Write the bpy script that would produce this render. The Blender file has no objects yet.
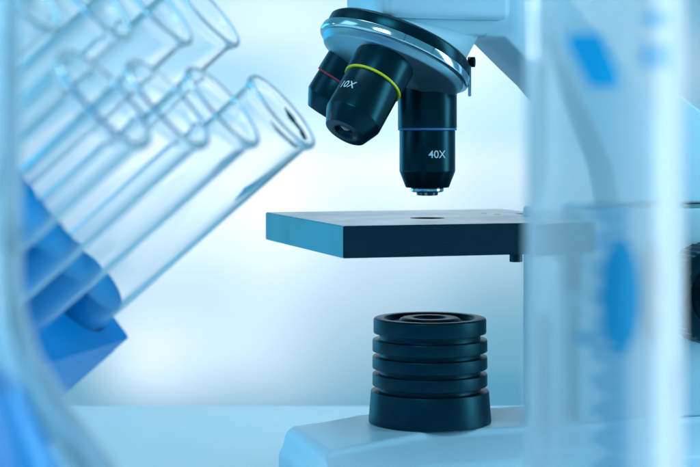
import bpy, bmesh, math, random
from mathutils import Vector, Matrix
random.seed(4)
S = 0.001                      # everything below is written in millimetres
CAMH = 138.0                   # camera height above the table top
sc = bpy.context.scene
col = sc.collection

# ------------------------------------------------------------------ camera
cam = bpy.data.cameras.new('camera')
camo = bpy.data.objects.new('camera', cam); col.objects.link(camo)
camo.location = (0, 0, CAMH * S); camo.rotation_euler = (math.radians(90), 0, 0)
cam.sensor_width = 36; cam.lens = 36 * 1600 / 700
cam.shift_y = -93.5 / 700
cam.clip_start = 0.01; cam.clip_end = 50
cam.dof.use_dof = True; cam.dof.focus_distance = 0.598; cam.dof.aperture_fstop = 19.0
cam.dof.aperture_blades = 0
sc.camera = camo
sc.render.engine = 'CYCLES'
sc.cycles.max_bounces = 20; sc.cycles.transmission_bounces = 18
sc.cycles.transparent_max_bounces = 24; sc.cycles.glossy_bounces = 6
sc.cycles.caustics_refractive = True; sc.cycles.caustics_reflective = False
sc.cycles.sample_clamp_indirect = 4.0
sc.view_settings.view_transform = 'Standard'; sc.view_settings.look = 'None'
sc.view_settings.exposure = 0; sc.view_settings.gamma = 1

# ------------------------------------------------------------------ world: dim cyan studio room
w = bpy.data.worlds.new('World'); sc.world = w; w.use_nodes = True
bg = w.node_tree.nodes['Background']
bg.inputs[0].default_value = (0.13, 0.60, 0.90, 1); bg.inputs[1].default_value = 0.36

def aim(o, tgt):
    d = Vector(tgt) - Vector(o.location)
    o.rotation_euler = d.to_track_quat('-Z', 'Y').to_euler()
def W(x, y, z): return Vector((x * S, y * S, (z + CAMH) * S))
def area(name, loc, tgt, sx, sy, power, colr):
    l = bpy.data.lights.new(name, 'AREA'); l.shape = 'RECTANGLE'; l.size = sx * S; l.size_y = sy * S
    l.energy = power; l.color = colr
    o = bpy.data.objects.new(name, l); col.objects.link(o); o.location = W(*loc); aim(o, W(*tgt)); return o
def spot(name, loc, tgt, power, deg, blend, colr, rad=40):
    l = bpy.data.lights.new(name, 'SPOT'); l.energy = power; l.spot_size = math.radians(deg); l.spot_blend = blend
    l.color = colr; l.shadow_soft_size = rad * S
    o = bpy.data.objects.new(name, l); col.objects.link(o); o.location = W(*loc); aim(o, W(*tgt)); return o
CY = (0.36, 0.78, 1.0)
WH = (1.05, 0.90, 0.85)
area('softbox_left', (-620, 560, 300), (30, 610, -40), 300, 520, 0.55, CY)
area('fill_back_left', (-640, 1330, 40), (0, 600, 0), 420, 560, 1.6, (0.03, 0.50, 0.85))  # unseen fill, added to brighten the stage's left face
area('strip_right', (330, 205, 0), (40, 243, 0), 240, 420, 0.46, (0.92, 0.97, 1.0)).data.spread = math.radians(56)  # unseen, added for the cylinder's bright right-hand highlight
area('strip_left', (-520, 720, -10), (38, 243, -10), 200, 300, 1.1, (0.88, 0.96, 1.0)).data.spread = math.radians(36)  # unseen, added to whiten the cylinder's left edge
area('fill_right', (560, 540, 90), (30, 610, 0), 150, 420, 1.35, (0.42, 0.82, 1.0))  # unseen fill, added for highlights on the objectives' right sides
area('softbox_top', (60, 700, 560), (40, 640, -60), 500, 500, 2.2, (0.62, 0.88, 1.0))
area('softbox_front', (-300, -200, 620), (40, 620, -60), 380, 300, 3.3, (0.50, 0.84, 1.0))
# unseen lamps added to grade the backdrop's brightness (a backdrop point seen at pixel x, y of the 700-wide photo lies at x-350, 1600, 140-y)
area('backdrop_fill_top', (0, 1180, 520), (0, 1600, 60), 1400, 120, 0.9, (0.2, 0.66, 1.0))
def bspot(name, x, y, r, power, frm=(0, 900, 430), c=WH):
    tgt = (x - 350, 1600, 140 - y); d = (Vector(tgt) - Vector(frm)).length
    spot(name, frm, tgt, power, 2 * math.degrees(math.atan(r / d)), 1.0, c)
bspot('backdrop_fill_spot_top', 290, -20, 250, 17.0)
bspot('backdrop_fill_spot_mid', 350, 222, 150, 16.5)
bspot('backdrop_fill_spot_mid', 205, 215, 130, 14.0, (-420, 1000, 180))
bspot('backdrop_spot_left', 40, 140, 190, 12.0, (-420, 1000, 300))
bspot('backdrop_spot_right', 540, 80, 210, 21.0, (200, 900, 430))
bspot('backdrop_spot_low', 150, 358, 70, 13.0, (-480, 1050, -60))
bspot('backdrop_spot_low', 250, 358, 66, 10.0, (-480, 1050, -60))

# ------------------------------------------------------------------ materials
def new_mat(name):
    m = bpy.data.materials.new(name); m.use_nodes = True
    return m, m.node_tree.nodes, m.node_tree.links, m.node_tree.nodes['Principled BSDF']
def pbr(name, c, rough=0.4, metal=0.0, spec=0.5, bump=0.0, bscale=900.0, var=0.0, coat=0.0, ior=1.5, tint=None):
    # tint: colour of the sheen on dark anodised and enamelled parts
    m, n, l, p = new_mat(name)
    p.inputs['Base Color'].default_value = (*c, 1); p.inputs['Roughness'].default_value = rough
    p.inputs['Metallic'].default_value = metal; p.inputs['Specular IOR Level'].default_value = spec
    p.inputs['Coat Weight'].default_value = coat; p.inputs['IOR'].default_value = ior
    if tint: p.inputs['Specular Tint'].default_value = (*tint, 1)
    tc = n.new('ShaderNodeTexCoord')
    if var or bump:
        nz = n.new('ShaderNodeTexNoise'); nz.inputs['Scale'].default_value = bscale; nz.inputs['Detail'].default_value = 4
        l.new(tc.outputs['Object'], nz.inputs['Vector'])
    if bump:
        b = n.new('ShaderNodeBump'); b.inputs['Strength'].default_value = bump; b.inputs['Distance'].default_value = 0.0002
        l.new(nz.outputs['Fac'], b.inputs['Height']); l.new(b.outputs['Normal'], p.inputs['Normal'])
    if var:
        n2 = n.new('ShaderNodeTexNoise'); n2.inputs['Scale'].default_value = 45; n2.inputs['Detail'].default_value = 6
        l.new(tc.outputs['Object'], n2.inputs['Vector'])
        mr = n.new('ShaderNodeMapRange'); mr.inputs['To Min'].default_value = rough - var; mr.inputs['To Max'].default_value = rough + var
        mr.inputs['From Min'].default_value = 0.3; mr.inputs['From Max'].default_value = 0.7
        l.new(n2.outputs['Fac'], mr.inputs['Value']); l.new(mr.outputs['Result'], p.inputs['Roughness'])
    return m
M = {}
M['paint'] = pbr('pale_enamel', (0.66, 0.82, 0.93), 0.38, bump=0.25, bscale=1400, var=0.06)
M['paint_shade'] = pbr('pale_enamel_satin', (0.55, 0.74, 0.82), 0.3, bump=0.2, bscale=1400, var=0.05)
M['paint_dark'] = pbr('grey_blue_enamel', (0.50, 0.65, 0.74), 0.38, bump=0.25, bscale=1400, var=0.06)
M['black'] = pbr('black_anodised', (0.001, 0.010, 0.016), 0.27, bump=0.12, bscale=2500, var=0.05, tint=(0.1, 0.75, 1.0))
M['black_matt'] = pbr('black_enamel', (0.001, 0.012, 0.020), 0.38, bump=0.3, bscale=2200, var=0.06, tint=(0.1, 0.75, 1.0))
M['stage'] = pbr('stage_enamel', (0.0, 0.012, 0.026), 0.20, bump=0.2, bscale=2500, var=0.04, ior=1.65, tint=(0.6, 0.9, 1.0))
M['chrome'] = pbr('chrome', (0.75, 0.90, 0.95), 0.14, metal=1.0, var=0.05)
M['steel'] = pbr('steel', (0.35, 0.55, 0.62), 0.25, metal=1.0, var=0.05)
M['satin'] = pbr('satin_metal', (0.33, 0.52, 0.60), 0.42, metal=1.0, var=0.05)
M['yellow'] = pbr('yellow_band', (0.85, 0.75, 0.02), 0.4)
M['red'] = pbr('red_band', (0.34, 0.015, 0.04), 0.4)
M['blue'] = pbr('blue_band', (0.03, 0.22, 0.50), 0.4)
M['ink'] = pbr('white_ink', (0.85, 0.92, 0.95), 0.5)
M['print'] = pbr('blue_print', (0.0, 0.30, 0.58), 0.5)
M['lens'] = pbr('lens_glass', (0.0, 0.01, 0.02), 0.05, coat=1.0)
M['badge'] = pbr('blue_badge', (0.0, 0.50, 0.95), 0.4)
M['table'] = pbr('table_laminate', (0.58, 0.76, 0.84), 0.38, bump=0.08, bscale=500, var=0.03)
M['backdrop'], n, l, p = new_mat('backdrop_light_bands')  # soft bands of light and dimness painted into the backdrop's colour
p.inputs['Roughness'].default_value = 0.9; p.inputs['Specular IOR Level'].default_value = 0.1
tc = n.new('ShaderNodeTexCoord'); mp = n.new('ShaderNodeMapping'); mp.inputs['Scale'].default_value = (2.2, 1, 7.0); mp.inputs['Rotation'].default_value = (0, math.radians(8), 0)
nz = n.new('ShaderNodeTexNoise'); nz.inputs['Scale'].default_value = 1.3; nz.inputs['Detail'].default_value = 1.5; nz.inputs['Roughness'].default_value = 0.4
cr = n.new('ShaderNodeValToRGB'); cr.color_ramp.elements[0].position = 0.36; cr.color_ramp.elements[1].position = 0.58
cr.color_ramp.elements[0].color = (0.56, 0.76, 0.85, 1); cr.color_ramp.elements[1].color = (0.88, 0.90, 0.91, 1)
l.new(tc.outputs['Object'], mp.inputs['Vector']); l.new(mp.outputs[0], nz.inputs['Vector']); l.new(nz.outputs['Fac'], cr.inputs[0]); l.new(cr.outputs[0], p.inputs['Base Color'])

def glass(name, c=(0.86, 0.95, 1.0), rough=0.0, veil=0.0, edge=0.0, vc=(0.78, 0.92, 1.0), ior=1.42):
    m, n, l, p = new_mat(name)
    n.remove(p); out = n['Material Output']
    g = n.new('ShaderNodeBsdfGlass'); g.inputs['Color'].default_value = (*c, 1); g.inputs['IOR'].default_value = ior
    g.inputs['Roughness'].default_value = rough
    last = g.outputs[0]
    if veil:  # pale diffuse mix paints hazy reflected light into the glass
        t = n.new('ShaderNodeBsdfTranslucent'); t.inputs[0].default_value = (*vc, 1)
        d = n.new('ShaderNodeBsdfDiffuse'); d.inputs[0].default_value = (*vc, 1)
        ad = n.new('ShaderNodeMixShader'); ad.inputs[0].default_value = 0.5
        l.new(t.outputs[0], ad.inputs[1]); l.new(d.outputs[0], ad.inputs[2])
        mx = n.new('ShaderNodeMixShader'); mx.inputs[0].default_value = veil
        if edge:
            lw = n.new('ShaderNodeLayerWeight'); lw.inputs[0].default_value = 0.45
            mr = n.new('ShaderNodeMapRange'); mr.inputs['From Min'].default_value = 0.25; mr.inputs['To Min'].default_value = veil; mr.inputs['To Max'].default_value = edge
            l.new(lw.outputs['Facing'], mr.inputs['Value']); l.new(mr.outputs['Result'], mx.inputs[0])
        l.new(last, mx.inputs[1]); l.new(ad.outputs[0], mx.inputs[2]); last = mx.outputs[0]
    l.new(last, out.inputs['Surface'])
    return m
M['tube_glass'] = glass('tube_glass', (0.985, 0.995, 1.0), veil=0.0001, edge=0.18, vc=(0.66, 0.91, 1.0), ior=1.33)
M['cyl_glass'] = glass('cylinder_glass', (0.90, 0.97, 1.0), veil=0.26, edge=0.82, vc=(0.93, 0.98, 1.0), ior=1.30)
M['flask_glass'] = glass('flask_glass', (0.88, 0.96, 1.0), veil=0.03, edge=0.50, vc=(0.72, 0.94, 1.0), ior=1.36)
M['liquid'] = pbr('blue_liquid', (0.0, 0.34, 0.80), 0.35, spec=0.2, tint=(0.1, 0.6, 1.0))
M['liquid'].node_tree.nodes['Principled BSDF'].inputs['Transmission Weight'].default_value = 0.0
M['acrylic'] = pbr('blue_acrylic', (0.0, 0.22, 0.60), 0.35, spec=0.25, tint=(0.1, 0.6, 1.0))
M['acrylic'].node_tree.nodes['Principled BSDF'].inputs['Transmission Weight'].default_value = 0.12

# ------------------------------------------------------------------ object helpers
WORG = {}
def finish(name, bm, mat, parent=None, origin=None, smooth=35):
    """bm is in world millimetres (camera at 0,0,0); link it as ONE mesh object"""
    bmesh.ops.recalc_face_normals(bm, faces=bm.faces)
    vs = [v.co for v in bm.verts]
    if origin is None:
        mn = [min(v[i] for v in vs) for i in range(3)]; mx = [max(v[i] for v in vs) for i in range(3)]
        origin = Vector([(a + b) / 2 for a, b in zip(mn, mx)])
    origin = Vector(origin)
    for v in bm.verts: v.co = (v.co - origin) * S
    me = bpy.data.meshes.new(name); bm.to_mesh(me); bm.free()
    for p in me.polygons: p.use_smooth = smooth > 0
    if smooth > 0: me.set_sharp_from_angle(angle=math.radians(smooth))
    me.materials.append(mat)
    o = bpy.data.objects.new(name, me); col.objects.link(o)
    wo = W(*origin); WORG[o] = wo
    if parent is not None: o.parent = parent; o.location = wo - WORG[parent]
    else: o.location = wo
    return o
def thing(name, loc, label, cat, group=None):
    o = bpy.data.objects.new(name, None); col.objects.link(o); o.empty_display_size = 0.02
    WORG[o] = W(*loc); o.location = WORG[o]; tag(o, label, cat, group); return o
def tag(o, label=None, cat=None, group=None, kind=None):
    if label: o['label'] = label
    if cat: o['category'] = cat
    if group: o['group'] = group
    if kind: o['kind'] = kind
    return o
def frame_of(d, up=Vector((0, -1, 0))):
    """orthonormal frame whose z is d, x is to the camera's right as far as possible"""
    z = Vector(d).normalized(); x = Vector((1, 0, 0)); x = (x - z * x.dot(z)).normalized(); y = z.cross(x)
    return x, y, z
def lathe(bm, prof, org, d, seg=96, closed=True):
    """prof = [(r, h)] along d from org.  closed: profile is a loop of its own"""
    x, y, z = frame_of(d); org = Vector(org); rings = []
    for r, h in prof:
        if r < 1e-6: rings.append([bm.verts.new(org + z * h)])
        else: rings.append([bm.verts.new(org + z * h + (x * math.cos(a) + y * math.sin(a)) * r)
                            for a in [2 * math.pi * i / seg for i in range(seg)]])
    pairs = list(zip(rings, rings[1:]))
    if closed and len(rings[0]) > 1 and len(rings[-1]) > 1: pairs.append((rings[-1], rings[0]))
    for A, B in pairs:
        for i in range(seg):
            j = (i + 1) % seg
            if len(A) == 1 and len(B) == 1: continue
            if len(A) == 1: bm.faces.new((A[0], B[i], B[j]))
            elif len(B) == 1: bm.faces.new((A[i], A[j], B[0]))
            else: bm.faces.new((A[i], A[j], B[j], B[i]))
    return bm
def soft(prof, b=0.35):
    """small chamfer on the corners of a profile so that edges catch the light"""
    out = []
    n = len(prof)
    for i, (r, h) in enumerate(prof):
        if r < 1e-6 or i == 0 or i == n - 1: out.append((r, h)); continue
        (r0, h0), (r1, h1) = prof[i - 1], prof[i + 1]
        l0 = math.hypot(r0 - r, h0 - h); l1 = math.hypot(r1 - r, h1 - h)
        k0 = min(b, l0 * 0.4) / l0; k1 = min(b, l1 * 0.4) / l1
        a = (r + (r0 - r) * k0, h + (h0 - h) * k0); c = (r + (r1 - r) * k1, h + (h1 - h) * k1)
        mid = ((a[0] + c[0]) / 2 * 0.5 + r * 0.5, (a[1] + c[1]) / 2 * 0.5 + h * 0.5)
        out += [a, mid, c]
    return out
def uv(u, v, z): return Vector((0.956 * u - 0.293 * v, 0.293 * u + 0.956 * v, z))
def prism(bm, lo, hi):
    """lo/hi: matching lists of 3D points; closed solid between"""
    a = [bm.verts.new(p) for p in lo]; b = [bm.verts.new(p) for p in hi]; n = len(a)
    bm.faces.new(a); bm.faces.new(b)
    for i in range(n): j = (i + 1) % n; bm.faces.new((a[i], a[j], b[j], b[i]))
    return bm
def bevel(bm, w, seg=3, ang=20):
    bmesh.ops.recalc_face_normals(bm, faces=bm.faces)
    es = [e for e in bm.edges if len(e.link_faces) == 2 and e.calc_face_angle(0) > math.radians(ang)]
    bmesh.ops.bevel(bm, geom=es, offset=w, segments=seg, profile=0.5, affect='EDGES', clamp_overlap=True)
    return bm
def ubox(u0, u1, v0, v1, z0, z1, b=1.0, seg=3):
    bm = bmesh.new(); q = [(u0, v0), (u1, v0), (u1, v1), (u0, v1)]
    prism(bm, [uv(u, v, z0) for u, v in q], [uv(u, v, z1) for u, v in q])
    return bevel(bm, b, seg)
def plate(outer, holes, f0, f1):
    """plate with round holes: outer / holes are loops of 2D points; f0/f1 map 2D -> 3D bottom / top"""
    bm = bmesh.new(); loops = [outer] + holes
    L = []
    for f in (f0, f1):
        ed = []; vl = []
        for lp in loops:
            vs = [bm.verts.new(f(*p)) for p in lp]; vl.append(vs)
            for i in range(len(vs)): ed.append(bm.edges.new((vs[i], vs[(i + 1) % len(vs)])))
        bmesh.ops.triangle_fill(bm, edges=ed, use_beauty=True); L.append(vl)
    for A, B in zip(*L):
        for i in range(len(A)):
            j = (i + 1) % len(A); bm.faces.new((A[i], A[j], B[j], B[i]))
    return bm
def circ(cx, cy, r, n=48): return [(cx + r * math.cos(2 * math.pi * i / n), cy + r * math.sin(2 * math.pi * i / n)) for i in range(n)]
def text_on_barrel(name, txt, size, org, d, R, h, ang, parent, mat, flip=1, shear=0.0):
    """lettering printed round a barrel: org/d axis, R radius, h height along d of the text middle, ang = angle of its middle"""
    cu = bpy.data.curves.new('t', 'FONT'); cu.body = txt; cu.size = size; cu.align_x = 'CENTER'; cu.align_y = 'CENTER'; cu.shear = shear
    cu.offset = 0.004 * size
    to = bpy.data.objects.new('t', cu); col.objects.link(to)
    dg = bpy.context.evaluated_depsgraph_get(); me = bpy.data.meshes.new_from_object(to.evaluated_get(dg))
    bpy.data.objects.remove(to); bm = bmesh.new(); bm.from_mesh(me); bpy.data.meshes.remove(me)
    bmesh.ops.triangulate(bm, faces=bm.faces)
    bmesh.ops.subdivide_edges(bm, edges=[e for e in bm.edges if e.calc_length() > size * 0.12], cuts=2)
    x, y, z = frame_of(d); org = Vector(org)
    cam_dir = -y if y.y > 0 else y                       # the side that faces the camera
    for v in bm.verts:
        a = ang + v.co.x / R; hh = h - v.co.y             # d points down, text up is -d
        v.co = org + z * hh + (x * math.sin(a) + cam_dir * math.cos(a)) * (R + 0.06)
    return finish(name, bm, mat, parent)

# ------------------------------------------------------------------ the setting
bm = bmesh.new(); prism(bm, [Vector(p) for p in [(-900, -300, -168), (1000, -300, -168), (1000, 833, -168), (-900, 833, -168)]],
                        [Vector(p) for p in [(-900, -300, -138), (1000, -300, -138), (1000, 833, -138), (-900, 833, -138)]])
bevel(bm, 3, 4)
tag(finish('table', bm, M['table']), kind='structure')
# paper backdrop: hangs and curves forward under the table edge
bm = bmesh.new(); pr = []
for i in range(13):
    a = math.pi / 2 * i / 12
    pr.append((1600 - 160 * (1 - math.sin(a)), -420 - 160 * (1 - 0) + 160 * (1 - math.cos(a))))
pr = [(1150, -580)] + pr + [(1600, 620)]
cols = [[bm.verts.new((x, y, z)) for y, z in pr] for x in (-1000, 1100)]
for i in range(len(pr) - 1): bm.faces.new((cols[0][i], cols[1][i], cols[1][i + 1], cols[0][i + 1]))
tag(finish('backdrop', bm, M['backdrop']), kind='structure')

# ------------------------------------------------------------------ MICROSCOPE
mic = thing('microscope', tuple(uv(230, 581, -138)), 'pale blue microscope with black objectives above a flat black stage', 'microscope')
ZB = -108.5
# base: plateau with shallow shoulders
plat = [(155, 589), (172, 595), (190, 606), (352, 606), (352, 559), (239, 559), (202, 559), (155, 535)]
def off(ds, z):
    # ds per vertex outwards offset in (u, v)
    return [uv(u + du, v + dv, z) for (u, v), (du, dv) in zip(plat, ds)]
r0 = off([(2.5, -1.5)] + [(0, -2)] * 2 + [(-2, -2), (-2, 2)] + [(0, 2)] * 2 + [(2.5, 2)], ZB)
r1 = off([(0, 0)] * 8, ZB - 2.2)
r2 = off([(-1, 2), (0, 3), (0, 3), (6, 3), (6, -17), (0, -17), (-2, -17), (-1, -14)], ZB - 8)
r3 = off([(-2, 4), (0, 5), (0, 5), (8, 5), (8, -21), (0, -21), (-2, -21), (-2, -17)], ZB - 11)
r4 = off([(-2, 4), (0, 5), (0, 5), (8, 5), (8, -21), (0, -21), (-2, -21), (-2, -17)], -137.8)
bm = bmesh.new(); rg = [[bm.verts.new(p) for p in r] for r in (r0, r1, r2, r3, r4)]
bm.faces.new(rg[0]); bm.faces.new(rg[-1])
for A, B in zip(rg, rg[1:]):
    for i in range(8): bm.faces.new((A[i], A[(i + 1) % 8], B[(i + 1) % 8], B[i]))
bevel(bm, 2.2, 4, 8)
finish('base', bm, M['paint'], mic, smooth=50)
# column block and arm
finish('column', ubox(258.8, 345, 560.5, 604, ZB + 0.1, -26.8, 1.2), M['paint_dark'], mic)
finish('dark_strip', ubox(257.4, 258.75, 568.5, 577, ZB + 0.3, -66, 0.3), M['black_matt'], mic)  # thin black strip up the column's left face
finish('joint_plate', ubox(262, 343.5, 562.5, 602, -26.7, -25.3, 0.3), M['steel'], mic)
armp = [(226, 39), (234.4, 39), (246, 28.5), (254, 21.5), (268, 6.5), (279, -8), (284.5, -20), (284.5, -25.2), (345, -25.2),
        (345, -8), (341, -4), (334, 2), (327, 6.4), (318, 12), (290, 30.5), (240, 62), (236, 92), (226, 92)]
bm = bmesh.new(); prism(bm, [uv(u, 564, z) for u, z in armp], [uv(u, 599, z) for u, z in armp])
bevel(bm, 1.6, 3, 25)
finish('arm', bm, M['paint'], mic, smooth=30)
# rack block carrying the stage
finish('stage_bracket', ubox(250, 262, 563, 576, -58, -42, 1.0), M['black_matt'], mic)
# head
finish('head', ubox(184, 234, 556, 607, 45, 150, 3.2, 4), M['paint'], mic)
bm = bmesh.new()
prism(bm, [uv(u, v, 39.2) for u, v in [(192, 562), (225, 562), (225, 600), (192, 600)]],
          [uv(u, v, 45.05) for u, v in [(187.5, 559.5), (231, 559.5), (231, 603.5), (187.5, 603.5)]])
bevel(bm, 1.0, 3)
finish('head_collar', bm, M['paint_shade'], mic)
# nosepiece
N = Vector((-0.369, -0.20, -0.912)).normalized(); C = Vector((16.4, 610, 30.5))
def npf(h, r, seg=72):
    x, y, z = frame_of(N); return [C + z * h + (x * math.cos(2 * math.pi * i / seg) + y * math.sin(2 * math.pi * i / seg)) * r for i in range(seg)]
bm = bmesh.new()
for p in npf(-8.5, 25.5): bm.verts.new(p)
for u, v in [(195, 564), (223.5, 564), (223.5, 598), (195, 598)]: bm.verts.new(uv(u, v, 39.1))
bmesh.ops.convex_hull(bm, input=bm.verts)
bmesh.ops.delete(bm, geom=[v for v in bm.verts if not v.link_faces], context='VERTS')
finish('nosepiece_mount', bm, M['paint_shade'], mic, smooth=50)
bm = bmesh.new(); lathe(bm, soft([(0, -8.4), (27.4, -8.4), (28.6, -7.4), (28.8, -3.1), (0, -3.1)], 0.4), C, N, 128, False)
turret = finish('nosepiece', bm, M['black'], mic)
bm = bmesh.new(); lathe(bm, soft([(0, -3.0), (30.1, -3.0), (30.3, -0.2), (29.4, 0.4), (0, 0.4)], 0.35), C, N, 128, False)
finish('chrome_band', bm, M['chrome'], turret)
# fine ridges of the click ring on the band: two small notches
for k, a in enumerate((math.radians(-62), math.radians(-84))):
    x, y, z = frame_of(N); p = C + z * -1.5 + (x * math.cos(a) + (-y if y.y > 0 else y) * -math.sin(a)) * 30.35
    rd = (p - C - z * -1.5).normalized(); tn = z.cross(rd)
    bm = bmesh.new(); prism(bm, [p + tn * sx * 0.35 + z * sz * 1.2 - rd * 0.4 for sx, sz in ((-1, -1), (1, -1), (1, 1), (-1, 1))],
                            [p + tn * sx * 0.35 + z * sz * 1.2 + rd * 0.25 for sx, sz in ((-1, -1), (1, -1), (1, 1), (-1, 1))])
    finish('click_notch', bm, M['steel'], turret, smooth=0)
bm = bmesh.new(); lathe(bm, soft([(0, 0.4), (28.8, 0.4), (27.2, 3.2), (15, 8.0), (0, 8.0)], 0.5), C, N, 128, False)
finish('turret_cone', bm, M['satin'], turret)
# stop bracket with knurled screw at the right rim of the nosepiece
bm = bmesh.new()
bx = [(45.0, 606.8), (46.0, 606.8), (46.0, 611.5), (45.0, 611.5)]
prism(bm, [Vector((x, y, 16.6)) for x, y in bx], [Vector((x, y, 31.2)) for x, y in bx]); bevel(bm, 0.25, 2)
br = finish('stop_bracket', bm, M['steel'], turret)
bm = bmesh.new(); pf = []
for i in range(12): pf += [(2.0, i * 0.22), (1.75, i * 0.22 + 0.11)]
lathe(bm, [(0, 0)] + pf + [(0, 2.7)], (45.0, 608.2, 29.6), (1, -0.25, 0), 24, False)
finish('screw', bm, M['black_matt'], br)

def objective(d, root, L_top, name_label, ringmat, txt, tang, ring_h, cone_h, cone_r, end_h, parent=mic, tip=None, face_r=None, shear=0):
    """axis from root along d; ring_h = distance of the colour ring, cone_h where the taper begins, end_h its end"""
    root = Vector(root); d = Vector(d).normalized()
    bm = bmesh.new()
    lathe(bm, soft([(0, -L_top), (11.4, -L_top), (11.4, ring_h - 0.55), (10.9, ring_h - 0.5), (0, ring_h - 0.5)], 0.25), root, d, 96, False)
    o = finish('objective', bm, M['black'], parent); o['label'] = name_label
    bm = bmesh.new(); lathe(bm, soft([(0, ring_h - 0.5), (11.35, ring_h - 0.5), (11.35, ring_h + 0.35), (0, ring_h + 0.35)], 0.15), root, d, 96, False)
    finish('colour_ring', bm, ringmat, o)
    bm = bmesh.new()
    pf = [(0, ring_h + 0.35), (10.8, ring_h + 0.35), (10.8, cone_h), (cone_r, end_h)]
    if tip is None: pf += [(4.2, end_h), (3.4, end_h - 1.6), (0, end_h - 1.6)]
    else: pf += [(0, end_h)]
    lathe(bm, soft(pf, 0.3), root, d, 96, False)
    b = finish('barrel', bm, M['black'], o)
    if tip is None:
        bm = bmesh.new(); lathe(bm, [(0, end_h - 1.0), (1.2, end_h - 1.05), (2.4, end_h - 1.25), (3.3, end_h - 1.55), (3.3, end_h - 1.6), (0, end_h - 1.6)], root, d, 48, False)
        finish('front_lens', bm, M['lens'], o)
    else:
        bm = bmesh.new(); lathe(bm, soft([(0, end_h), (6.0, end_h), (6.35, end_h + 0.3), (6.35, end_h + 1.4), (5.6, end_h + 1.75), (4.3, end_h + 1.8), (4.0, end_h + 3.0), (2.2, end_h + 3.15), (0, end_h + 3.0)], 0.15), root, d, 96, False)
        finish('nose_tip', bm, M['chrome'], o)
    if txt: text_on_barrel('magnification', txt, 4.1, root, d, 10.8, ring_h + 0.35 + (cone_h - ring_h) * (0.58 if tip else 0.50), tang, o, M['ink'], shear=shear)
    return o
# 40X: vertical, axis at px 427.5
zr = lambda y: (140 - y) * 617 / 1600
ax = (427.3 - 350) / 1600 * 617
objective((0, 0, -1), (ax, 617, zr(85)), 2, 'vertical black objective marked 40X with a blue ring', M['blue'], '40X', math.radians(18),
          zr(85) - zr(129.5), zr(85) - zr(171), 8.3, zr(85) - zr(187.5), tip=True)
d10 = Vector((-0.447, -0.39, -0.805)).normalized()
ring10 = Vector((22.5 * 590 / 1600, 590, 56.0 * 590 / 1600))
objective(d10, ring10 - d10 * 16.5, 3, 'tilted black objective marked 10X with a yellow ring', M['yellow'], '10X', math.radians(-36),
          16.5, 16.5 + 16.2, 8.0, 16.5 + 22.4, shear=0.15)
d4 = Vector((-0.53, 0.06, -0.85)).normalized()
ring4 = Vector((-2.6, 620, 22.0))
objective(d4, ring4 - d4 * 14, 2, 'short black objective with a red ring at the back', M['red'], None, 0,
          14, 14 + 8.2, 7.2, 14 + 14.5)

# stage
ST = -30.1
def s0(u, v): return uv(u, v, ST - 11.4)
def s1(u, v): return uv(u, v, ST)
hX, hY = (427.3 - 350) / 1600 * 617, 617
hu, hv = 0.956 * hX + 0.293 * hY, -0.293 * hX + 0.956 * hY
def rrect(u0, u1, v0, v1, r, n=5):
    pts = []
    for cx, cy, a0 in ((u1 - r, v1 - r, 0), (u0 + r, v1 - r, 90), (u0 + r, v0 + r, 180), (u1 - r, v0 + r, 270)):
        for i in range(n + 1):
            a = math.radians(a0 + 90 * i / n); pts.append((cx + r * math.cos(a), cy + r * math.sin(a)))
    return pts
screws = [(55, 657), (59.5, 648), (69.0, 633)]
scuv = [(0.956 * x + 0.293 * y, -0.293 * x + 0.956 * y) for x, y in screws]
bm = plate([(161.9, 536.3), (256.8, 536.3), (256.8, 607), (268, 607), (268, 648.5), (161.9, 648.5)], [circ(hu, hv, 6.35)] + [circ(u, v, 1.2, 20) for u, v in scuv], s0, s1)
bmesh.ops.recalc_face_normals(bm, faces=bm.faces)
es = [e for e in bm.edges if len(e.link_faces) == 2 and e.calc_face_angle(0) > 1.2]
bmesh.ops.bevel(bm, geom=es, offset=0.3, segments=2, affect='EDGES', clamp_overlap=True)
stage = finish('stage', bm, M['stage'], mic, smooth=40)
for u, v in scuv:
    bm = bmesh.new(); lathe(bm, [(0, 0), (1.1, 0), (1.1, -4), (0, -4)], uv(u, v, ST - 1.2), (0, 0, 1), 20, False)
    finish('screw', bm, M['black_matt'], stage)
# clamp screw hanging under the stage
p = Vector(((516 - 350) / 1600 * 592, 592, ST - 11.4)); bm = bmesh.new()
lathe(bm, soft([(0, 0), (2.4, 0), (2.4, 3.6), (0, 3.6)], 0.2), p, (0, 0, -1), 6, False)
lathe(bm, soft([(0, 0), (1.0, 0), (1.0, -2), (0, -2)], 0.2), p, (0, 0, -1), 12, False)
finish('clamp_screw', bm, M['black_matt'], stage, smooth=20)

# illuminator: stacked black discs
Z = lambda y: (140 - y) * 617 / 1600
k = 617 / 1600
ic = (429.8 - 350) * k
G = 50.6 * k
prof = [(0, Z(330)), (16 * k, Z(330)), (16 * k, Z(319)), (17.5 * k, Z(318)), (27 * k, Z(318)), (30 * k, Z(319.5)), (32 * k, Z(323)), (43 * k, Z(323)),
        (45.5 * k, Z(319)), (47 * k, Z(318.2)), (55 * k, Z(318.2)), (56.4 * k, Z(319.8)), (56.4 * k, Z(333.5)), (G, Z(333.6)), (G, Z(339.5))]
for a, b in ((339.6, 351.5), (356.5, 368.5), (373.5, 385.5)):
    prof += [(57.3 * k, Z(a)), (57.5 * k, Z(b)), (G, Z(b + 0.1)), (G, Z(b + 4.9))]
prof += [(59.0 * k, Z(390.6)), (61.3 * k, Z(420.8)), (61.0 * k, Z(422.0)), (0, Z(422.0))]
zt = Z(422.0); shift = ZB + 0.1 - zt
bm = bmesh.new(); lathe(bm, soft([(r, z + shift) for r, z in prof], 0.45), (ic, 617, 0), (0, 0, 1), 128, False)
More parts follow.
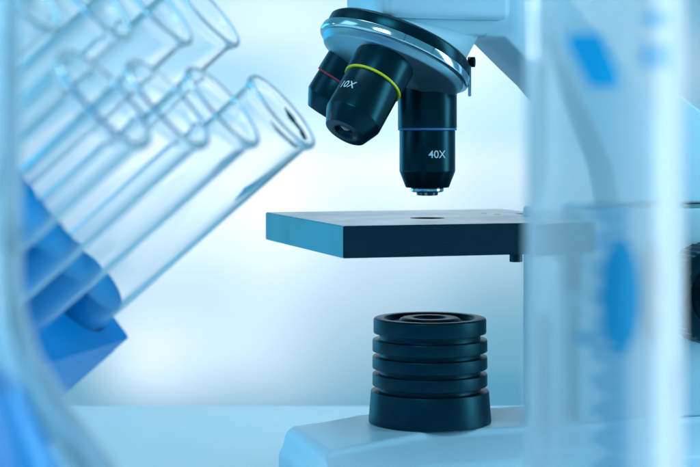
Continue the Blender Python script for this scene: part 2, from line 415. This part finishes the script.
# frame_of on +z is fine: heights are absolute z
ill = finish('illuminator', bm, M['black_matt'], mic, smooth=40)
bm = bmesh.new(); lathe(bm, [(0, 1.6), (2.5, 1.3), (5.9, 0), (5.9, -0.4), (0, -0.4)], (ic, 617, Z(330) + shift), (0, 0, 1), 48, False)
finish('lamp_lens', bm, M['lens'], ill)

# focus knob: ribbed black disc on the near side of the arm
kc = uv(317, 0, Z(0)); vx = Vector((-0.293, 0.956, 0))
kp = uv(317.0, 560.4, (140 - 299) * 601 / 1600.0)
bm = bmesh.new(); x, y, z = frame_of(-vx)
seg = 180; prof = [(0, -8), (12, -8), (12, 0), (19.2, 0), (19.6, 1), (19.6, 13), (18.6, 14.2), (13, 14.2), (12, 13.2), (0, 13.2)]
lathe(bm, soft(prof, 0.4), kp, -vx, seg, False)
for v in bm.verts:
    rel = v.co - kp; h = rel.dot(z); rr = rel - z * h
    if rr.length > 19.3 and 0.5 < h < 13.6:
        a = math.atan2(rr.dot(y), rr.dot(x)); v.co += rr.normalized() * (0.3 * math.sin(a * 45))
knob = finish('focus_knob', bm, M['black'], mic)
bm = bmesh.new(); lathe(bm, soft([(0, 13.2), (7.5, 13.2), (7.5, 22), (6.8, 23), (0, 23)], 0.4), kp, -vx, 64, False)
finish('fine_focus_knob', bm, M['black_matt'], knob)

# ------------------------------------------------------------------ TEST TUBES AND RACK
t = Vector((0.74, -0.19, 0.645)).normalized(); r = Vector((-0.25, -0.965, 0)); r = (r - t * r.dot(t)).normalized(); s = t.cross(r).normalized()
A = Vector(((284 - 350) * 421 / 1600, 421, (140 - 110) * 421 / 1600))
TL = 182.0
def tube_mesh(lip):
    bm = bmesh.new(); R = 11.6; wt = 0.7
    pf = [(R + 0.9, -0.2), (R + 1.0, -1.0), (R + 0.6, -2.0), (R, -3.0), (R, -3.6), (R, -(TL - R) + 0.6), (R, -(TL - R))]
    for i in range(1, 9): a = math.pi / 2 * i / 8; pf.append((R * math.cos(a), -(TL - R) - R * math.sin(a)))
    pf[-1] = (0, -TL); q = R - wt
    inn = [(0, -(TL - wt))] + [(q * math.cos(math.pi / 2 * i / 8), -(TL - R) - q * math.sin(math.pi / 2 * i / 8)) for i in range(7, -1, -1)]
    inn += [(q, -(TL - R) + 0.6), (q, -3.6), (q, -3.0), (q + 0.5, -0.9), (q + 0.9, 0), (R + 0.5, 0.1)]
    # open at the axis on both ends, loop closes at the lip
    return pf, inn
pf, inn = tube_mesh(0)
labels = [
 ['glass test tube nearest the microscope, its mouth lowest on the right', 'glass test tube in the lower row, second from the microscope', 'glass test tube in the lower row, third from the microscope', 'glass test tube in the lower row, closest to the left glass flask'],
 ['upper row test tube behind the one nearest the microscope', 'upper row test tube whose mouth is second from the right at the top edge', 'upper row test tube third from the right with its mouth cut by the top edge', 'blurred upper row test tube in the top left corner beside the flask neck']]
px = [[(284, 110, 421), (225, 105, 384), (170.5, 102, 347), (107, 97, 312)], [(208, 9.5, 424), (157.5, 4, 386), (92, -6, 349), (16, -18, 313)]]
first = None; tube_pts = []; ql = 10.85
LEV = [[71.0, 55.5, 41.5, 28.5], [74.0, 59.0, 44.5, 30.0]]
def liquid_in(tube, lev):
    bm = bmesh.new()
    lathe(bm, [(0, -lev), (ql - 0.9, -lev + 0.05), (ql, -lev + 0.6), (ql, -lev - 0.6), (ql, -(TL - 11.6) + 0.6)] + [(ql * math.cos(math.pi / 2 * i / 8), -(TL - 11.6) - ql * math.sin(math.pi / 2 * i / 8)) for i in range(0, 8)] + [(0, -(TL - 0.75))], (0, 0, 0), t, 48, False)
    lq_ = finish('liquid', bm, M['liquid'], None, origin=(0, 0, 0), smooth=60); lq_.parent = tube; lq_.location = (0, 0, 0)
for i in range(2):
    for j in range(4):
        x, y, D = px[i][j]; p = Vector(((x - 350) * D / 1600, D, (140 - y) * D / 1600)); tube_pts.append(p)
        if first is None:
            bm = bmesh.new(); prof = pf + inn
            lathe(bm, prof[:len(pf)], (0, 0, 0), t, 64, False); lathe(bm, [pf[0], inn[-1]][::-1], (0, 0, 0), t, 64, False); lathe(bm, inn, (0, 0, 0), t, 64, False)
            bmesh.ops.remove_doubles(bm, verts=bm.verts, dist=0.001)
            o = finish('test_tube', bm, M['tube_glass'], None, origin=(0, 0, 0), smooth=60); first = o
        else:
            o = first.copy(); col.objects.link(o)
        liquid_in(o, LEV[i][j])
        o.location = W(*p); tag(o, labels[i][j], 'test tube', 'glass test tubes standing in the blue rack')
# rack in the frame (r, s) across, t along
Pc = Vector(((130 - 350) * 447 / 1600, 447, (140 - 338) * 447 / 1600))
def rk(a, b, h): return Pc + r * a - s * b + t * h          # a along the row, b across, h along the tubes (negative = into the rack)
cuts = []
for p in tube_pts:
    q = p - Pc; cuts.append((q.dot(r), -q.dot(s)))
LR, WR, HR = max(c[0] for c in cuts) + 18, max(c[1] for c in cuts) + 17, 124.0
rack = thing('test_tube_rack', tuple(Pc - t * HR), 'translucent blue tilted rack holding two rows of glass test tubes', 'rack')
def rplate(name, h0, h1, inset):
    bm = plate(rrect(inset, LR - inset, inset, WR - inset, 2.0), [circ(a, b, 12.0, 40) for a, b in cuts], lambda a, b: rk(a, b, h0), lambda a, b: rk(a, b, h1))
    return finish(name, bm, M['acrylic'], rack)
rplate('top_plate', -5, 0, 0); rplate('middle_plate', -64, -60, 5.1)
def rbox(name, a0, a1, b0, b1, h0, h1, bv=0.8):
    bm = bmesh.new(); q = [(a0, b0), (a1, b0), (a1, b1), (a0, b1)]
    prism(bm, [rk(a, b, h0) for a, b in q], [rk(a, b, h1) for a, b in q]); bevel(bm, bv, 2); return finish(name, bm, M['acrylic'], rack)
rbox('side_panel', 0, LR, 0, 4, -HR + 5, -5.1); rbox('side_panel', 0, LR, WR - 4, WR, -HR + 5, -5.1)
rbox('end_panel', 0, 4, 4.1, WR - 4.1, -HR + 5, -5.1); rbox('end_panel', LR - 4, LR, 4.1, WR - 4.1, -HR + 5, -5.1)
rbox('bottom_plate', 0, LR, 0, WR, -HR, -HR + 4.9)

# ------------------------------------------------------------------ GRADUATED CYLINDER (foreground right)
gx, gy = (604 - 350) * 243 / 1600, 243.0
gc = thing('graduated_cylinder', (gx, gy, -138), 'tall glass measuring cylinder with blue scale, out of focus on the right', 'measuring cylinder')
bm = bmesh.new(); R = 11.9; q = 10.9
lathe(bm, [(0, -128), (R, -128), (R, -127), (R, 65), (R, 66), (R + 1.0, 68), (R + 0.8, 69), (q, 69), (q, 68), (q, -121), (q, -122), (q - 2, -125), (0, -125)], (gx, gy, 0), (0, 0, 1), 128, False)
finish('glass_wall', bm, M['cyl_glass'], gc, smooth=50)
bm = bmesh.new(); lathe(bm, soft([(0, -137.9), (25, -137.9), (26, -136), (25, -133), (14, -129), (9, -128.1), (0, -128.1)], 0.6), (gx, gy, 0), (0, 0, 1), 6, False)
finish('foot', bm, M['cyl_glass'], gc, smooth=20)
def wrap(name, a0, a1, z0, z1, mat, shape=None, n=14, m=6, parent=gc):
    """print on the outside of the glass: angles from the camera side, positive = right"""
    bm = bmesh.new(); g = []
    for i in range(n + 1):
        row = []
        f = i / n; a = a0 + (a1 - a0) * f
        for j in range(m + 1):
            h = j / m; lo, hi = (z0, z1) if shape is None else shape(f, z0, z1)
            z = lo + (hi - lo) * h; row.append(bm.verts.new((gx + (R + 0.08) * math.sin(a), gy - (R + 0.08) * math.cos(a), z)))
        g.append(row)
    for i in range(n):
        for j in range(m): bm.faces.new((g[i][j], g[i + 1][j], g[i + 1][j + 1], g[i][j + 1]))
    bmesh.ops.remove_doubles(bm, verts=bm.verts, dist=0.0005)
    return bm
ZG = lambda y: (140 - y) * (gy - 10) / 1600
def AG(x): return math.asin(max(-0.99, min(0.99, ((x - 350) * (gy - 10) / 1600 - gx) / R)))
ov = lambda f, z0, z1: ((z0 + z1) / 2 - (z1 - z0) / 2 * math.sqrt(max(0.0, 1 - (2 * f - 1) ** 2)) - 1e-3, (z0 + z1) / 2 + (z1 - z0) / 2 * math.sqrt(max(0.0, 1 - (2 * f - 1) ** 2)) + 1e-3)
finish('printed_oval', wrap('o', AG(598), AG(639), ZG(350), ZG(240), M['print'], ov), M['print'], gc)
bm = bmesh.new()
for i, y in enumerate(range(212, 470, 14)):
    major = (y - 212) % 70 == 0 or y == 338
    x0, x1 = (574, 612) if y in (338,) else ((592, 626) if i % 2 == 0 else (602, 626))
    b2 = wrap('t', AG(x0), AG(x1), ZG(y + 3.2), ZG(y - 3.2), None, None, 6, 1)
    me = bpy.data.meshes.new('x'); b2.to_mesh(me); b2.free(); bm.from_mesh(me); bpy.data.meshes.remove(me)
finish('scale_marks', bm, M['print'], gc)
def badge_shape(f, z0, z1):
    x = 568 + 48 * f
    top = 34 if x < 600 else 34 + (x - 600) * 2.6
    bot = 44 + (x - 568) * 2.0 if x < 590 else 88
    return ZG(bot), ZG(top)
finish('printed_badge', wrap('b', AG(568), AG(616), 0, 0, None, badge_shape), M['badge'], gc)
# the volume lettering near the top, far too blurred to read: plain strokes
for y0, y1, x0, x1 in ((14, 24, 642, 668), (45, 68, 640, 649), (45, 68, 653, 661), (45, 68, 665, 671)):
    finish('printed_stroke', wrap('s', AG(x0), AG(x1), ZG(y1), ZG(y0), None, None, 6, 2), M['print'], gc)

# ------------------------------------------------------------------ CONICAL FLASK (foreground left)
fy = 240.0; FS = fy / 190.0; fk = fy / 1600
fcx = (20 - 350) * fk - 11 * FS
def fs(pf): return [(r * (FS if z > -60 else 1.08), z * FS if z > -60 else max(-137.8, z * (1.0 if z < -100 else 1.12))) for r, z in pf]
fl = thing('conical_flask', (fcx, fy, -138), 'conical glass flask with blue liquid, cut off by the left edge', 'flask')
out = [(11, 90), (12.2, 92), (12.4, 94), (11, 94.6), (11, 20), (11, -17), (11.6, -21), (13, -25.5), (16.2, -31), (22, -39), (36, -74), (46, -118), (46, -132), (40, -137.8)]
outer = [(12.2, 94.4), (12.4, 92.5), (11, 90), (11, 89), (11, -16), (11, -17), (11.6, -21), (13, -25.5), (16.2, -31), (22, -39), (36, -74), (46, -118), (47, -130), (44, -136), (38, -137.8), (0, -137.8)]
inner = [(0, -135), (38, -135), (42.5, -133.5), (44.6, -129), (44, -118.5), (34, -75), (16.4, -40.2), (12.6, -32.2), (10.9, -26.3), (9.8, -21.4), (9.3, -17), (9.3, -16), (9.3, 94.6)]
bm = bmesh.new(); lathe(bm, fs(outer), (fcx, fy, 0), (0, 0, 1), 96, False); lathe(bm, fs(inner), (fcx, fy, 0), (0, 0, 1), 96, False); lathe(bm, fs([(9.3, 94.6), (12.2, 94.4)]), (fcx, fy, 0), (0, 0, 1), 96, False)
bmesh.ops.remove_doubles(bm, verts=bm.verts, dist=0.002)
finish('glass_wall', bm, M['flask_glass'], fl, smooth=50)
lq = [(0, -134.8), (37.8, -134.8), (42.2, -133.3), (44.3, -129), (43.7, -118.6), (33.7, -75.1), (16.2, -40.4), (12.4, -32.4), (11.8, -30.6), (11.2, -29.6), (0, -29.6)]
bm = bmesh.new(); lathe(bm, fs(lq), (fcx, fy, 0), (0, 0, 1), 96, False)
finish('liquid', bm, M['liquid'], fl, smooth=50)
